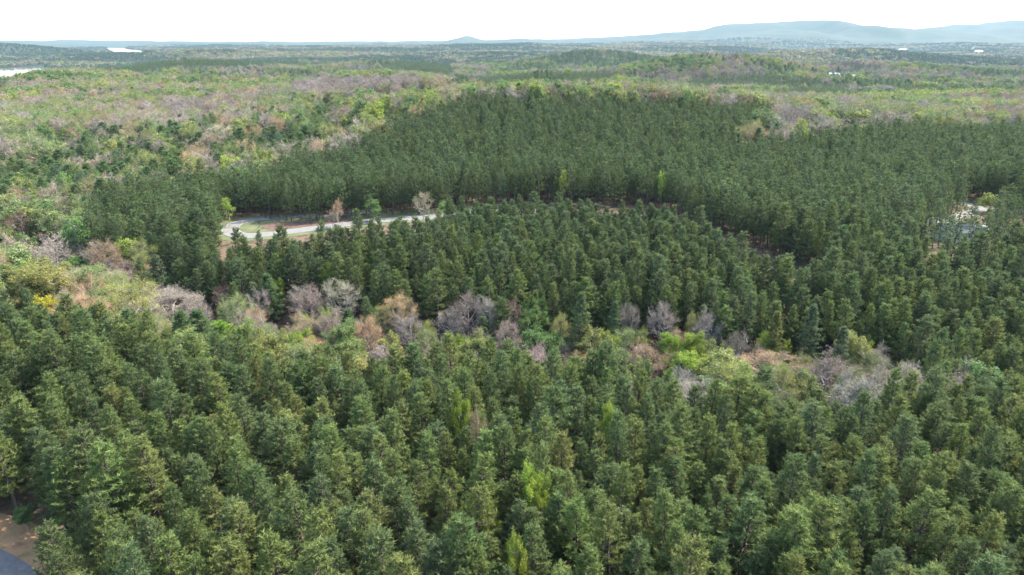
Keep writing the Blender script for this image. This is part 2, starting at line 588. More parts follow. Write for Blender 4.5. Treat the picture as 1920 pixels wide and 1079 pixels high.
def white_pine(seed, lod, h=18.0):
    """White pine: separate flat tiers of long limbs with soft drooping sprays."""
    g = np.random.default_rng(seed)
    tr, cr = Acc(), Acc()
    ts = np.linspace(0, .99, 7)
    tr.tube([np.array([0, 0, h * t]) for t in ts], .2 * (1 - ts) ** .85 + .02, 6 - lod)
    C, D, S = [], [], []
    z0 = h * g.uniform(.14, .24)
    rmax = 3.9
    while z0 < h - .4:
        u = (z0 / h - .15) / .85
        nb = int(g.integers(5, 8))
        a0 = g.uniform(0, 6.28)
        for k in range(nb):
            az = a0 + k * 6.283 / nb + g.normal(0, .2)
            ln = rmax * min(1, .6 + 1.4 * u) * (1 - u) ** .78 * g.uniform(.65, 1.15) + .3
            hd = np.array([math.cos(az), math.sin(az), 0])
            p0 = np.array([0, 0, z0 + g.normal(0, .1)])
            el = rad(4 + 40 * u * u + g.normal(0, 6))
            tip = p0 + hd * ln * math.cos(el) + np.array([0, 0, ln * math.sin(el)])
            tr.tube([p0, (p0 + tip) / 2 + (0, 0, -.08 * ln), tip], [.05, .035, .01], 3)
            sh = np.clip(g.normal(.45, .16), 0, 1)
            m = int((26 if lod == 0 else 11) * (.3 + ln / rmax))
            t = np.sqrt(g.uniform(.08, 1, m))
            sd = g.normal(0, .2, m) * ln * (1.25 - t)
            c = p0 + (tip - p0) * t[:, None] + np.array([-hd[1], hd[0], 0]) * sd[:, None] + np.array([0, 0, 1.0]) * (g.normal(0, .10, m) + .06 * ln * (t * t - t))[:, None]
            d = unit(hd * .8 + np.array([-hd[1], hd[0], 0]) * np.sign(sd)[:, None] * .5 + g.normal(0, .3, (m, 3)) + np.array([0, 0, .12]))
            C.append(c)
            D.append(d)
            S.append(np.full(m, sh))
        z0 += g.uniform(.75, 1.05) * (1 - .45 * u)
    C, D, S = np.concatenate(C), np.concatenate(D), np.concatenate(S)
    nb = 7 if lod == 0 else 6
    B, A, S = np.repeat(C, nb, 0), np.repeat(D, nb, 0), np.repeat(S, nb)
    n = len(B)
    dd = unit(A * .7 + unit(g.normal(size=(n, 3)) * (1, 1, .55)) * .8)
    ln = g.uniform(.26, .46, n) * (1 if lod == 0 else 1.55)
    cr.blades(B + A * g.uniform(-.2, .2, n)[:, None], dd, ln, ln * .14, np.clip(S + g.normal(0, .09, n), 0, 1), 0, g)
    return tr, cr, 2 * rmax, h


def hardwood(seed, lod, leaf, h=15.0):
    """Broadleaved tree in early spring. leaf 0: bare twigs, 1: opening buds, 2: young leaves."""
    g = np.random.default_rng(seed)
    tr, cr = Acc(), Acc()
    R, zc, rz = 4.6, h * .60, h * .40
    if leaf == 2:
        R, zc, rz = 4.2, h * .56, h * .44
    th = h * .9
    bend = g.normal(0, .5, 2)
    stem = lambda t: np.array([bend[0] * math.sin(t * 2.2), bend[1] * math.sin(t * 2.0), th * t])
    ts = np.linspace(0, .92, 6 if lod == 0 else 4)
    tr.tube([stem(t) for t in ts], .26 * (1 - ts) ** .9 + .04, 6 if lod == 0 else 3)
    # main limbs
    nodes, rads = [stem(t) for t in np.linspace(.35, .92, 7)], [.10 * (1 - t) + .03 for t in np.linspace(.35, .92, 7)]
    nl = 9 if lod == 0 else 6
    for k in range(nl):
        az = k * 2.4 + g.normal(0, .3)
        t0 = g.uniform(.24, .62)
        p0 = stem(t0)
        q = np.array([math.cos(az) * R * g.uniform(.5, .8), math.sin(az) * R * g.uniform(.5, .8), zc + rz * g.uniform(-.3, .65)])
        q[2] = max(q[2], p0[2] + 1.2)
        mid = (p0 + q) / 2 + np.array([math.cos(az), math.sin(az), -.4]) * .45 + g.normal(0, .25, 3)
        P = [p0, p0 * .5 + mid * .5 + g.normal(0, .1, 3), mid, mid * .5 + q * .5 + g.normal(0, .15, 3), q]
        tr.tube(P if lod == 0 else P[::2], [.14, .115, .09, .07, .045] if lod == 0 else [.15, .10, .05], 5 if lod == 0 else 3)
        nodes += P[2:]
        rads += [.05, .04, .03]
    nodes = np.array(nodes)
    # secondary limbs reach out to an uneven dome
    ns = (150 if leaf < 2 else 95, 80, 46)[lod]
    d = unit(g.normal(size=(ns, 3)))
    d[:, 2] = np.abs(d[:, 2]) * np.where(g.random(ns) < .75, 1, -.7)
    rr = g.uniform(.45, 1.0, ns)
    lob = 1 + .16 * np.sin(3 * np.arctan2(d[:, 1], d[:, 0]) + seed) + .12 * np.sin(5 * d[:, 2] + 2 * np.arctan2(d[:, 1], d[:, 0]) + seed)
    E = d * (rr * lob)[:, None] * np.array([R, R, rz]) + np.array([0, 0, zc])
    C, D, S = [], [], []
    nsub = (15 if leaf < 2 else 26, 9, 7)[lod]
    for e in E:
        dist = np.linalg.norm(nodes - e, axis=1) + np.where(nodes[:, 2] > e[2], 2.0, 0)
        p0 = nodes[int(np.argmin(dist))]
        if lod < 2:
            mid = (p0 + e) / 2 + g.normal(0, .18, 3) + np.array([0, 0, -.12])
            tr.tube([p0, mid, e], [.05, .038, .014] if lod == 0 else [.06, .045, .02], 3)
        sh = np.clip(g.normal(.5, .25), 0, 1)
        t = g.uniform(.35 if leaf < 2 else .6, 1.0, nsub)
        c = p0 + (e - p0) * t[:, None] + g.normal(0, .12, (nsub, 3))
        out = unit(e - np.array([0, 0, zc - rz * .4]))
        dd = unit(out * .7 + unit(g.normal(size=(nsub, 3))) * .8 + np.array([0, 0, .25]))
        C.append(c)
        D.append(dd)
        S.append(np.full(nsub, sh))
    C, D, S = np.concatenate(C), np.concatenate(D), np.concatenate(S)
    n = len(C)
    ln = g.uniform(.7, 1.25, n) * (1, 1.15, 1.3)[lod]
    tw = (.014, .032, .06)[lod]
    cr.blades(C, D, ln, np.full(n, tw), np.clip(S + g.normal(0, .1, n), 0, 1), 1, g)
    # twiglets
    k = 3 if lod == 0 else 2
    B = np.repeat(C, k, 0) + np.repeat(D * ln[:, None], k, 0) * g.uniform(.3, .95, n * k)[:, None]
    DD = unit(np.repeat(D, k, 0) * .6 + unit(g.normal(size=(n * k, 3))) * .8 + np.array([0, 0, .15]))
    l2 = g.uniform(.35, .75, n * k) * (1, 1.2, 1.3)[lod]
    cr.blades(B, DD, l2, np.full(n * k, tw * (1.0 if leaf else 1.25)), np.repeat(np.clip(S, 0, 1), k), 1, g)
    if leaf:
        kk = {(0, 1): 3, (0, 2): 7, (1, 1): 2, (1, 2): 4, (2, 1): 2, (2, 2): 3}[(lod, leaf)]
        sz = {(0, 1): .075, (0, 2): .135, (1, 1): .14, (1, 2): .24, (2, 1): .24, (2, 2): .40}[(lod, leaf)]
        cc = np.repeat(C + D * ln[:, None] * .6, kk, 0) + g.normal(0, .28 if leaf == 2 else .32, (n * kk, 3))
        nn = unit(g.normal(size=(n * kk, 3)) + np.array([0, 0, .7]))
        cr.leaves(cc, nn, sz * g.uniform(.7, 1.3, n * kk), np.clip(np.repeat(S, kk) + g.normal(0, .12, n * kk), 0, 1), 0, g)
    return tr, cr, 2 * R, h


def clump(seed, conifer):
    """A far stand of a few crowns, seen only as the roughness of the canopy."""
    g = np.random.default_rng(seed)
    cr = Acc()
    for k in range(7):
        c = np.array([g.uniform(-11, 11), g.uniform(-11, 11), 0])
        hh, R = g.uniform(11, 17), g.uniform(3, 5)
        m = 26
        d = unit(g.normal(size=(m, 3)))
        d[:, 2] = np.abs(d[:, 2])
        if conifer:
            u = g.random(m)
            p = np.stack([d[:, 0] * R * .8 * (1 - u), d[:, 1] * R * .8 * (1 - u), hh * (.35 + .65 * u)], 1)
        else:
            p = d * np.array([R, R, hh * .45]) + np.array([0, 0, hh * .55])
        cr.leaves(p + c, unit(d + g.normal(0, .5, (m, 3)) + (0, 0, .3)), g.uniform(1.0, 2.0, m), np.full(m, np.clip(g.normal(.5, .2), 0, 1)), 0, g)
    tr = Acc()
    tr.tube([(0, 0, 0), (0, 0, 8)], [.3, .1], 3)
    return tr, cr, 24, 15


# name: (builder, seeds per level of detail, crown materials, bark)
LIB = {}          # kind -> list of dicts(trunk, crown, joined, width, height, lod)


def build_kind(kind, makers, crown_mats, bark):
    out = []
    for lod, fn in makers:
        tr, cr, w, h = fn()
        tv, tf, ts_, _ = tr.arrays()
        cv, cf, cs, cm = cr.arrays()
        i = len(out)
        trunk = tri_mesh(f'{kind}_trunk', tv, tf, [bark]) if lod < 2 else None
        crown = tri_mesh(f'{kind}_crown', cv, cf, crown_mats, cm, cs) if lod < 2 else None
        nm = len(crown_mats)
        jm = np.concatenate([cm, np.full(len(tf), nm)])
        joined = tri_mesh(f'{kind}_form_{i:02d}', np.concatenate([cv, tv]), np.concatenate([cf, tf + len(cv)]), crown_mats + [bark], jm,
                          np.concatenate([cs, np.full(len(tv), .5)]))
        out.append(dict(trunk=trunk, crown=crown, joined=joined, w=w, h=h, lod=lod, tris=len(cf) + len(tf)))
    LIB[kind] = out


build_kind('pine_tree', [(0, lambda s=s: pine(s, 0)) for s in range(10)] + [(1, lambda s=s: pine(40 + s, 1)) for s in range(5)] + [(2, lambda s=s: pine(80 + s, 2)) for s in range(4)], [M_NEEDLE], M_PBARK)
build_kind('white_pine', [(0, lambda s=s: white_pine(100 + s, 0)) for s in range(3)] + [(1, lambda s=s: white_pine(120 + s, 1)) for s in range(3)], [M_NEEDLE], M_PBARK)
build_kind('young_pine', [(1, lambda s=s: pine(150 + s, 1, 7.0, True)) for s in range(3)], [M_NEEDLE], M_PBARK)
for kind, leaf, s0 in (('bare_tree', 0, 200), ('budding_tree', 1, 300), ('leafy_tree', 2, 400)):
    build_kind(kind, [(0, lambda s=s: hardwood(s0 + s, 0, leaf)) for s in range(4)] + [(1, lambda s=s: hardwood(s0 + 20 + s, 1, leaf)) for s in range(4)]
               + [(2, lambda s=s: hardwood(s0 + 40 + s, 2, leaf)) for s in range(3)], [M_LEAF, M_TWIG], M_DBARK)
build_kind('far_clump', [(2, lambda s=s: clump(500 + s, s < 3)) for s in range(6)], [M_LEAF], M_DBARK)
print('tris', {k: [q['tris'] for q in v] for k, v in LIB.items()})

# ------------------------------------------------------------------ colours (base colours, linear)
PINE_T = {'dark green': (.062, .096, .042), 'blue-green': (.068, .104, .054), 'olive green': (.112, .138, .045), 'mid green': (.092, .130, .045), 'pale olive': (.136, .154, .052),
          'soft green': (.084, .124, .050), 'grey-green': (.084, .114, .058)}
DEC_T = {
    'purple-grey': (.175, .140, .115), 'pale grey': (.26, .225, .185), 'pinkish grey': (.245, .195, .155), 'dark grey': (.13, .11, .10), 'reddish brown': (.18, .105, .08),
    'pale tan': (.29, .245, .15), 'warm tan': (.28, .205, .105), 'coral pink': (.26, .17, .12), 'yellow-green': (.205, .225, .065), 'pale green': (.16, .205, .07), 'soft olive': (.16, .165, .065),
    'lime green': (.185, .25, .035), 'bright yellow': (.36, .31, .03), 'fresh green': (.105, .175, .05), 'mid green leafy': (.085, .145, .042),
}
HUES = {k: list(v) for k, v in {
    'bare_tree': ('purple-grey', 'pale grey', 'pinkish grey', 'dark grey', 'reddish brown'),
    'budding_tree': ('pale tan', 'warm tan', 'pinkish grey', 'yellow-green', 'pale green', 'soft olive', 'coral pink'),
    'leafy_tree': ('lime green', 'yellow-green', 'fresh green', 'pale green', 'mid green leafy')}.items()}


# ------------------------------------------------------------------ where things grow (regions described in photograph pixels)
def inpoly(px, py, poly):
    poly = np.array(poly, float)
    ins = np.zeros(np.shape(px), bool)
    x1, y1 = poly[-1]
    for x2, y2 in poly:
        c = ((y1 > py) != (y2 > py)) & (px < (x2 - x1) * (py - y1) / (y2 - y1 + 1e-12) + x1)
        ins ^= c
        x1, y1 = x2, y2
    return ins


FRONT_TOP = np.array([(-900, 520), (0, 562), (90, 566), (160, 572), (290, 612), (400, 632), (470, 642), (560, 655), (650, 668), (800, 655), (1000, 652), (1150, 672), (1300, 725), (1400, 730), (1550, 742), (1690, 712), (1760, 700), (2900, 680)], float)
P_POLY = [(165, 405), (180, 385), (250, 352), (390, 334), (480, 338), (560, 300), (640, 292), (680, 272), (760, 228), (860, 198), (900, 190), (1100, 195), (1300, 201), (1448, 210),
          (1440, 232), (1385, 248), (1385, 275), (1480, 270), (1600, 250), (1700, 238), (1790, 246), (1920, 246), (2900, 236), (2900, 720), (1745, 720), (1722, 645), (1600, 625), (1500, 606), (1350, 606),
          (1250, 585), (1100, 575), (960, 582), (840, 562), (760, 560), (680, 548), (600, 520), (520, 525), (430, 552), (345, 530), (280, 452), (180, 445)]
YOUNG = [(560, 205), (600, 192), (690, 178), (800, 168), (842, 172), (850, 186), (800, 205), (720, 228), (640, 242), (585, 235)]
PURPLE = [(540, 168), (600, 156), (780, 150), (790, 164), (700, 172), (600, 186), (545, 186)]
BELT = [(500, 345), (560, 300), (660, 262), (680, 235), (800, 195), (900, 172), (900, 190), (760, 228), (680, 272), (640, 292), (560, 300), (520, 345)]
DARK_FAR = [[(690, 138), (720, 120), (780, 110), (830, 116), (862, 134), (850, 141)], [(880, 160), (900, 148), (1000, 140), (1150, 138), (1160, 150), (1040, 158)], [(1280, 158), (1310, 146), (1420, 142), (1500, 150), (1560, 158), (1560, 168), (1290, 168)],
            [(1440, 190), (1480, 172), (1580, 168), (1600, 182), (1560, 190)], [(1660, 180), (1700, 165), (1760, 165), (1770, 182)], [(830, 178), (840, 158), (930, 158), (960, 168), (920, 180)], [(140, 132), (200, 124), (300, 116), (430, 112), (560, 112), (560, 124), (400, 128), (260, 136)]]
ROADFRONT = np.array([(405, 448), (440, 452), (520, 456), (560, 448), (640, 437), (720, 424), (800, 414), (836, 406), (846, 394), (900, 388), (1000, 386), (1250, 392), (1290, 424), (1420, 474), (1550, 524), (1640, 548)], float)
NO_BASE = [
    [(408, 446), (416, 414), (470, 406), (505, 414), (585, 419), (700, 409), (845, 399), (860, 412), (720, 432), (560, 452), (470, 462)],
    [(1790, 376), (1850, 380), (1900, 390), (1900, 404), (1850, 404), (1800, 418), (1760, 426), (1760, 418), (1800, 400)],
    [(-600, 985), (0, 985), (72, 995), (118, 1028), (134, 1079), (165, 1300), (-600, 1300)],
    [(893, 262), (905, 262), (912, 290), (895, 290)],
    [(1820, 246), (1870, 246), (1870, 262), (1820, 262)], [(1498, 262), (1525, 262), (1525, 276), (1498, 276)],
    [(1385, 107), (1430, 110), (1425, 117), (1385, 117)], [(1545, 138), (1610, 140), (1610, 152), (1545, 152)], [(1455, 143), (1475, 143), (1475, 152), (1455, 152)],
    [(1170, 187), (1235, 187), (1235, 199), (1170, 199)], [(1680, 92), (1705, 92), (1705, 97), (1680, 97)], [(1825, 96), (1845, 96), (1845, 101), (1825, 101)],
]
LAKE_VIEW = [[(-330, 168), (-120, 156), (0, 147), (40, 142), (75, 134), (108, 123), (60, 124), (0, 129), (-150, 138), (-330, 146)], [(194, 83), (236, 83), (238, 92), (274, 95), (268, 98), (216, 98.5), (202, 93)]]
SPARSE = [(1560, 490), (1640, 455), (1760, 450), (1960, 450), (1960, 560), (1760, 575), (1640, 560), (1600, 540)]
TRACK_SKIP = 3.0

KINDS = ['pine_tree', 'white_pine', 'young_pine', 'bare_tree', 'budding_tree', 'leafy_tree', 'far_clump']
KI = {k: i for i, k in enumerate(KINDS)}


def classify(x, y):
    """Kind of tree for each ground point, -1 for none."""
    n = len(x)
    z = ground_z(x, y)
    r = np.hypot(x, y)
    cx, cy = project(x, y, z + 11)
    bx, by = project(x, y, z)
    tx, ty = project(x, y, z + 15.5)
    u = RNG.random(n)
    n1 = fbm(x / 55, y / 55, 2)
    n2 = fbm(x / 260 + 3, y / 260, 3)
    front = (ty > np.interp(tx, FRONT_TOP[:, 0], FRONT_TOP[:, 1]) - 1 - 4 * sstep(900, 1200, tx)) & (y > 20)
    pine_p = inpoly(cx, cy, P_POLY)
    # mixed woods
    k = np.full(n, KI['budding_tree'])
    con = np.clip(.42 + (n2 - .5) * 2.4 + (n1 - .5) * 1.0, .05, .95)
    left_hi = (cy < 205) & (cx < 640)
    con = np.where(left_hi, con * .45, con)
    con = np.where((cx > 880) & (cy < 262) & (cy > 180), con * .22, con)
    creek = (cy > 395) & ~front
    con = np.where(creek, .10, con)
    con = np.where(r > 1250, np.clip(con + .12 + .3 * (cx < 640), 0, .95), con)
    n3 = fbm(x / 95 + 7, y / 95, 2)
    fw = sstep(450, 900, r)
    rest = RNG.random(n)
    rest = rest * (1 - fw) + fw * np.clip(.5 + (n3 - .5) * 2.6 + (rest - .5) * .8, 0, 1)
    u = u * (1 - fw) + fw * np.clip(.5 + (n1 - .5) * 1.6 + (u - .5) * .6, 0, 1)
    bare_share = np.where(creek, .68, .72) * np.clip(.31 + (.5 - n1) * 1.3, .08, .7)
    leaf_share = np.where(creek, .36, np.where(cx > 880, .30, .22))
    k = np.where(rest < bare_share, KI['bare_tree'], k)
    k = np.where(rest > 1 - leaf_share, KI['leafy_tree'], k)
    k = np.where(u < con, np.where(RNG.random(n) < .45, KI['white_pine'], KI['pine_tree']), k)
    b = inpoly(cx, cy, BELT)
    k = np.where(b, np.where(u < .2, KI['bare_tree'], np.where(u < .75, KI['budding_tree'], KI['leafy_tree'])), k)
    k = np.where(inpoly(cx, cy, PURPLE), KI['bare_tree'], k)
    yg = inpoly(cx, cy + 5, YOUNG)
    k = np.where(yg, np.where(u < .88, KI['young_pine'], np.where(u < .95, KI['leafy_tree'], KI['budding_tree'])), k)
    dark = np.zeros(n, bool)
    for p in DARK_FAR:
        dark |= inpoly(cx, cy, p)
    k = np.where(dark, KI['pine_tree'], k)
    k = np.where(inpoly(tx, ty + 4, YOUNG) & ~yg & (r < 1050) & (RNG.random(n) < .9), -1, k)
    plant = pine_p | front | dark
    k = np.where(plant, KI['pine_tree'], k)
    # clearings
    rf = np.interp(bx, ROADFRONT[:, 0], ROADFRONT[:, 1], left=-1e6, right=-1e6)
    # a band in front of the road and the track is kept open
    none = (by > rf) & (ty < rf - 9) & (by < rf + 130) & (bx > 405) & (bx < 1540)
    rf2 = np.interp(bx, [1700, 1760, 1800, 1850, 1880, 1980], [430, 424, 412, 404, 402, 410])
    none |= (bx > 1715) & (bx < 1980) & (by > rf2) & (by < rf2 + 80) & (ty < rf2 - 8) & (RNG.random(n) < .8)
    none |= plant & (RNG.random(n) < .05)
    for p in NO_BASE:
        none |= inpoly(bx, by, p)
    for p in LAKE_VIEW:
        none |= inpoly(tx, ty, p) | inpoly(bx, by, p)
    none |= inpoly(bx, by, SPARSE) & (RNG.random(n) < .45)
    none |= creek & ~plant & (r < 330) & (RNG.random(n) < np.where(cx > 300, .38, .32))
    none |= (np.hypot(x, y) < 45)
    k = np.where(none, -1, k)
    return k, plant, z, cx, cy


def grid(r0, r1, s, half=.80, rows=None):
    """Jittered points in the part of the ring that the camera can see, plus a margin."""
    R = r1 / math.cos(half)
    if rows:
        a, (s1, s2), jit = rows
        c_, s_ = math.cos(a), math.sin(a)
        U, V = np.meshgrid(np.arange(-R * 1.1, R * 1.1, s1), np.arange(-R * 1.1, R * 1.1, s2))
        U, V = U + RNG.normal(0, jit * .4, U.shape), V + RNG.normal(0, jit, V.shape)
        x, y = (U * c_ - V * s_).ravel(), (U * s_ + V * c_).ravel()
    else:
        X, Y = np.meshgrid(np.arange(-r1 * 1.0, r1 * 1.0, s), np.arange(0, r1, s))
        x, y = (X + RNG.uniform(-.48, .48, X.shape) * s).ravel(), (Y + RNG.uniform(-.48, .48, Y.shape) * s).ravel()
    r = np.hypot(x, y)
    ok = (r >= r0) & (r < r1) & (y > 10) & (np.abs(x) < y * math.tan(half) * .93 + 25)
    return x[ok], y[ok]


T = dict(x=[], y=[], z=[], k=[], s=[], w=[], hue=[], plant=[])


def put(x, y, z, k, s, w, hue, plant):
    for key, v in zip(('x', 'y', 'z', 'k', 's', 'w', 'hue', 'plant'), (x, y, z, k, s, w, hue, plant)):
        T[key].append(v)


# trees that stand out in the photograph: crown centre x, crown top y, crown width (pixels), kind, colour, height (m)
B_, U_, L_, W_ = 'bare_tree', 'budding_tree', 'leafy_tree', 'white_pine'
NOTED = [
    (88, 556, 66, L_, 'bright yellow', 12), (232, 446, 64, L_, 'lime green', 14), (222, 488, 84, B_, 'purple-grey', 13), (291, 478, 62, W_, 'grey-green', 16), (182, 452, 66, U_, 'pinkish grey', 13),
    (312, 542, 122, U_, 'pinkish grey', 13), (112, 522, 56, L_, 'lime green', 12), (40, 500, 60, L_, 'lime green', 12), (28, 455, 60, U_, 'warm tan', 13), (150, 498, 56, U_, 'pale tan', 13),
    (416, 533, 38, B_, 'reddish brown', 12), (470, 528, 62, W_, 'soft green', 13), (502, 512, 66, W_, 'soft green', 15), (443, 479, 26, L_, 'pale green', 12), (614, 495, 42, L_, 'lime green', 14),
    (522, 524, 26, L_, 'lime green', 10), (578, 540, 64, U_, 'pinkish grey', 13), (636, 526, 78, B_, 'pinkish grey', 14), (566, 588, 42, L_, 'lime green', 11), (606, 588, 50, U_, 'yellow-green', 12),
    (650, 580, 68, W_, 'soft green', 16), (745, 547, 68, U_, 'warm tan', 15), (716, 572, 44, U_, 'yellow-green', 12), (764, 588, 62, B_, 'pale grey', 12), (796, 600, 40, U_, 'yellow-green', 10),
    (876, 546, 66, B_, 'pinkish grey', 16), (848, 576, 64, B_, 'pale grey', 13), (916, 552, 52, B_, 'pale grey', 15), (965, 563, 40, B_, 'reddish brown', 14), (905, 596, 64, W_, 'grey-green', 12),
    (995, 588, 44, L_, 'fresh green', 12), (1012, 621, 30, L_, 'lime green', 9), (866, 628, 40, L_, 'lime green', 10), (1052, 588, 42, U_, 'yellow-green', 13), (1090, 546, 70, W_, 'soft green', 21),
    (1150, 566, 46, W_, 'grey-green', 15), (1178, 570, 44, B_, 'pinkish grey', 13), (1141, 622, 46, L_, 'lime green', 12), (1200, 614, 38, U_, 'yellow-green', 12), (1242, 568, 58, B_, 'pale grey', 15),
    (1256, 627, 46, L_, 'lime green', 12), (1306, 624, 48, L_, 'lime green', 13), (1218, 645, 92, U_, 'coral pink', 11), (1294, 666, 74, L_, 'lime green', 11), (1334, 588, 62, B_, 'pale grey', 14),
    (1304, 584, 32, U_, 'yellow-green', 13), (1386, 624, 60, B_, 'purple-grey', 13), (1442, 655, 118, U_, 'warm tan', 12), (1462, 588, 56, W_, 'pale olive', 17), (1440, 628, 42, L_, 'lime green', 11),
    (1476, 640, 28, L_, 'lime green', 10), (1530, 575, 64, W_, 'grey-green', 19), (1520, 664, 70, U_, 'soft olive', 11), (1582, 614, 58, W_, 'grey-green', 19), (1646, 645, 66, B_, 'pale grey', 12),
    (1602, 682, 48, U_, 'pale tan', 11), (1700, 688, 42, U_, 'coral pink', 9), (978, 630, 56, U_, 'pale tan', 9),
    (791, 356, 36, U_, 'pale tan', 15), (622, 395, 30, U_, 'pale tan', 7), (668, 400, 16, U_, 'pinkish grey', 6), (600, 411, 15, L_, 'fresh green', 9), (1858, 364, 36, L_, 'lime green', 8), (1500, 222, 62, U_, 'pale tan', 17),
    (1545, 235, 68, L_, 'lime green', 13), (424, 370, 24, L_, 'lime green', 12), (700, 375, 30, L_, 'fresh green', 9), (836, 372, 26, L_, 'fresh green', 9), (630, 372, 24, U_, 'warm tan', 12),
    (1012, 872, 50, L_, 'lime green', 18), (970, 1002, 46, L_, 'lime green', 17), (906, 762, 36, U_, 'warm tan', 17), (1136, 758, 32, L_, 'lime green', 17.5), (858, 750, 34, L_, 'lime green', 17),
    (914, 930, 44, L_, 'lime green', 15.5), (1244, 322, 14, L_, 'lime green', 16), (1055, 318, 18, L_, 'lime green', 16), (1388, 238, 40, U_, 'yellow-green', 15), (1425, 242, 46, U_, 'warm tan', 14),
    (1778, 545, 22, L_, 'lime green', 8), (196, 322, 60, B_, 'pinkish grey', 14), (52, 296, 60, U_, 'pale tan', 15), (250, 335, 34, L_, 'lime green', 12), (1572, 222, 50, L_, 'fresh green', 15),
    (128, 1000, 44, L_, 'mid green leafy', 5), (40, 945, 26, L_, 'fresh green', 5), (168, 1018, 40, U_, 'soft olive', 4), (190, 1052, 40, B_, 'reddish brown', 4), (160, 1068, 30, U_, 'soft olive', 3),
]
noted_xy = []
for cx, top, w, kind, hue, h in NOTED:
    x, y = solve_ray(cx, top, h)
    z = float(ground_z(x, y))
    dep = y * cp - (z + h * .6 - CAM_Z) * sp
    wm = w * dep / FPX * (1.3 if top > 740 else 1.08 if kind != 'white_pine' else .95)
    noted_xy.append((x, y, wm * (.5 if top > 740 else .40)))
    protos = LIB[kind]
    put(np.array([x]), np.array([y]), np.array([z]), np.array([KI[kind]]), np.array([h / protos[0]['h']]), np.array([wm / protos[0]['w']]), np.array([hue], object), np.array([False]))
noted_xy = np.array(noted_xy)


def hue_for(kind, n, x, y, plant, cx, cy):
    out = np.empty(n, object)
    if kind in ('pine_tree', 'white_pine', 'young_pine'):
        ks = ['dark green', 'blue-green', 'mid green', 'olive green', 'pale olive']
        if kind == 'young_pine':
            ks = ['mid green', 'dark green', 'mid green', 'soft green', 'olive green']
        elif kind != 'pine_tree':
            ks = ['mid green', 'grey-green', 'soft green', 'soft green', 'pale olive']
        near = np.clip((cy - 380) / 400, 0, 1)
        q = RNG.random(n) * .9 + (fbm(x / 14, y / 14, 2) - .5) * .5
        base = {'pine_tree': 0, 'white_pine': .1, 'young_pine': .35}[kind]
        q = np.clip(q * (.40 + .60 * near) + base + .32 * ~plant, 0, .999)
        for i in range(n):
            v = q[i]
            out[i] = ks[0] if v < .22 else ks[1] if v < .40 else ks[2] if v < .66 else ks[3] if v < .90 else ks[4]
    else:
        hs = HUES[kind]
        wts = {'bare_tree': [.28, .26, .38, .06, .02], 'budding_tree': [.26, .10, .12, .22, .20, .10, .0], 'leafy_tree': [.24, .22, .14, .24, .16]}[kind]
        c = np.cumsum(wts)
        fw = sstep(450, 1000, np.hypot(x, y))
        q = np.clip(RNG.random(n) * (.75 - .35 * fw) + (fbm(x / 60 + 11, y / 60, 2) - .5) * (.5 + .9 * fw) + .13 + .17 * fw, 0, .999)
        for i in range(n):
            out[i] = hs[min(int(np.searchsorted(c, q[i])), len(hs) - 1)]
    return out


def scatter(x, y, take):
    """take(kind mask arrays) -> keep; puts the trees that belong at those points."""
    k, plant, z, cx, cy = classify(x, y)
    keep = take(k, plant) & (k >= 0)
    if len(noted_xy):
        for a, b, rr in noted_xy:
            keep &= ((x - a) ** 2 + (y - b) ** 2) > max(rr, 1.4) ** 2
    x, y, z, k, plant, cx, cy = [q[keep] for q in (x, y, z, k, plant, cx, cy)]
    for ki, kind in enumerate(KINDS[:6]):
        m = k == ki
        n = int(m.sum())
        if not n:
            continue
        s = RNG.normal(1, .11, n) if kind == 'pine_tree' else RNG.uniform(.75, 1.25, n)
        if kind in HUES:
            low = (cx[m] > 300) & (cx[m] < 1760) & (cy[m] > 470) & (np.hypot(x[m], y[m]) < 330)
            s = np.where(low, s * .82, s)
            s = s * (1 + .27 * sstep(330, 480, np.hypot(x[m], y[m])))
        w = s * RNG.uniform(.75, 1.25, n) * (1.22 if kind == 'pine_tree' else 1.12)
        if kind == 'pine_tree':
            wild = ~plant[m]
            s = np.where(wild, s * RNG.uniform(.75, 1.1, n), s)
            w = np.where(wild, w * 1.3, w)
        if kind == 'white_pine':
            s, w = s * .86, w * 1.25
        put(x[m], y[m], z[m], k[m], np.clip(s, .45, 1.5), w, hue_for(kind, n, x[m], y[m], plant[m], cx[m], cy[m]), plant[m])


P_ = KI['pine_tree']
is_pl = lambda k, p: p
no_pl = lambda k, p: ~p
x, y = grid(45, 330, 0, .86, (rad(45), (4.2, 3.6), .55))
scatter(x, y, is_pl)
x, y = grid(330, 700, 0, .80, (rad(30), (4.6, 4.1), .75))
scatter(x, y, is_pl)
x, y = grid(45, 520, 6.4, .86)
scatter(x, y, no_pl)
x, y = grid(520, 1000, 7.6, .82)
scatter(x, y, no_pl)
x, y = grid(450, 1000, 4.2, .5)
scatter(x, y, lambda k, p: k == KI['young_pine'])
x, y = grid(700, 1000, 6.0, .78)
scatter(x, y, is_pl)
x, y = grid(1000, 1700, 9.5, .78)
scatter(x, y, lambda k, p: k >= 0)
x, y = grid(1700, 3000, 11.5, .76)
scatter(x, y, lambda k, p: k >= 0)
A = {k: np.concatenate(v) for k, v in T.items()}
print('trees', len(A['x']), {kk: int((A['k'] == i).sum()) for kk, i in KI.items()})

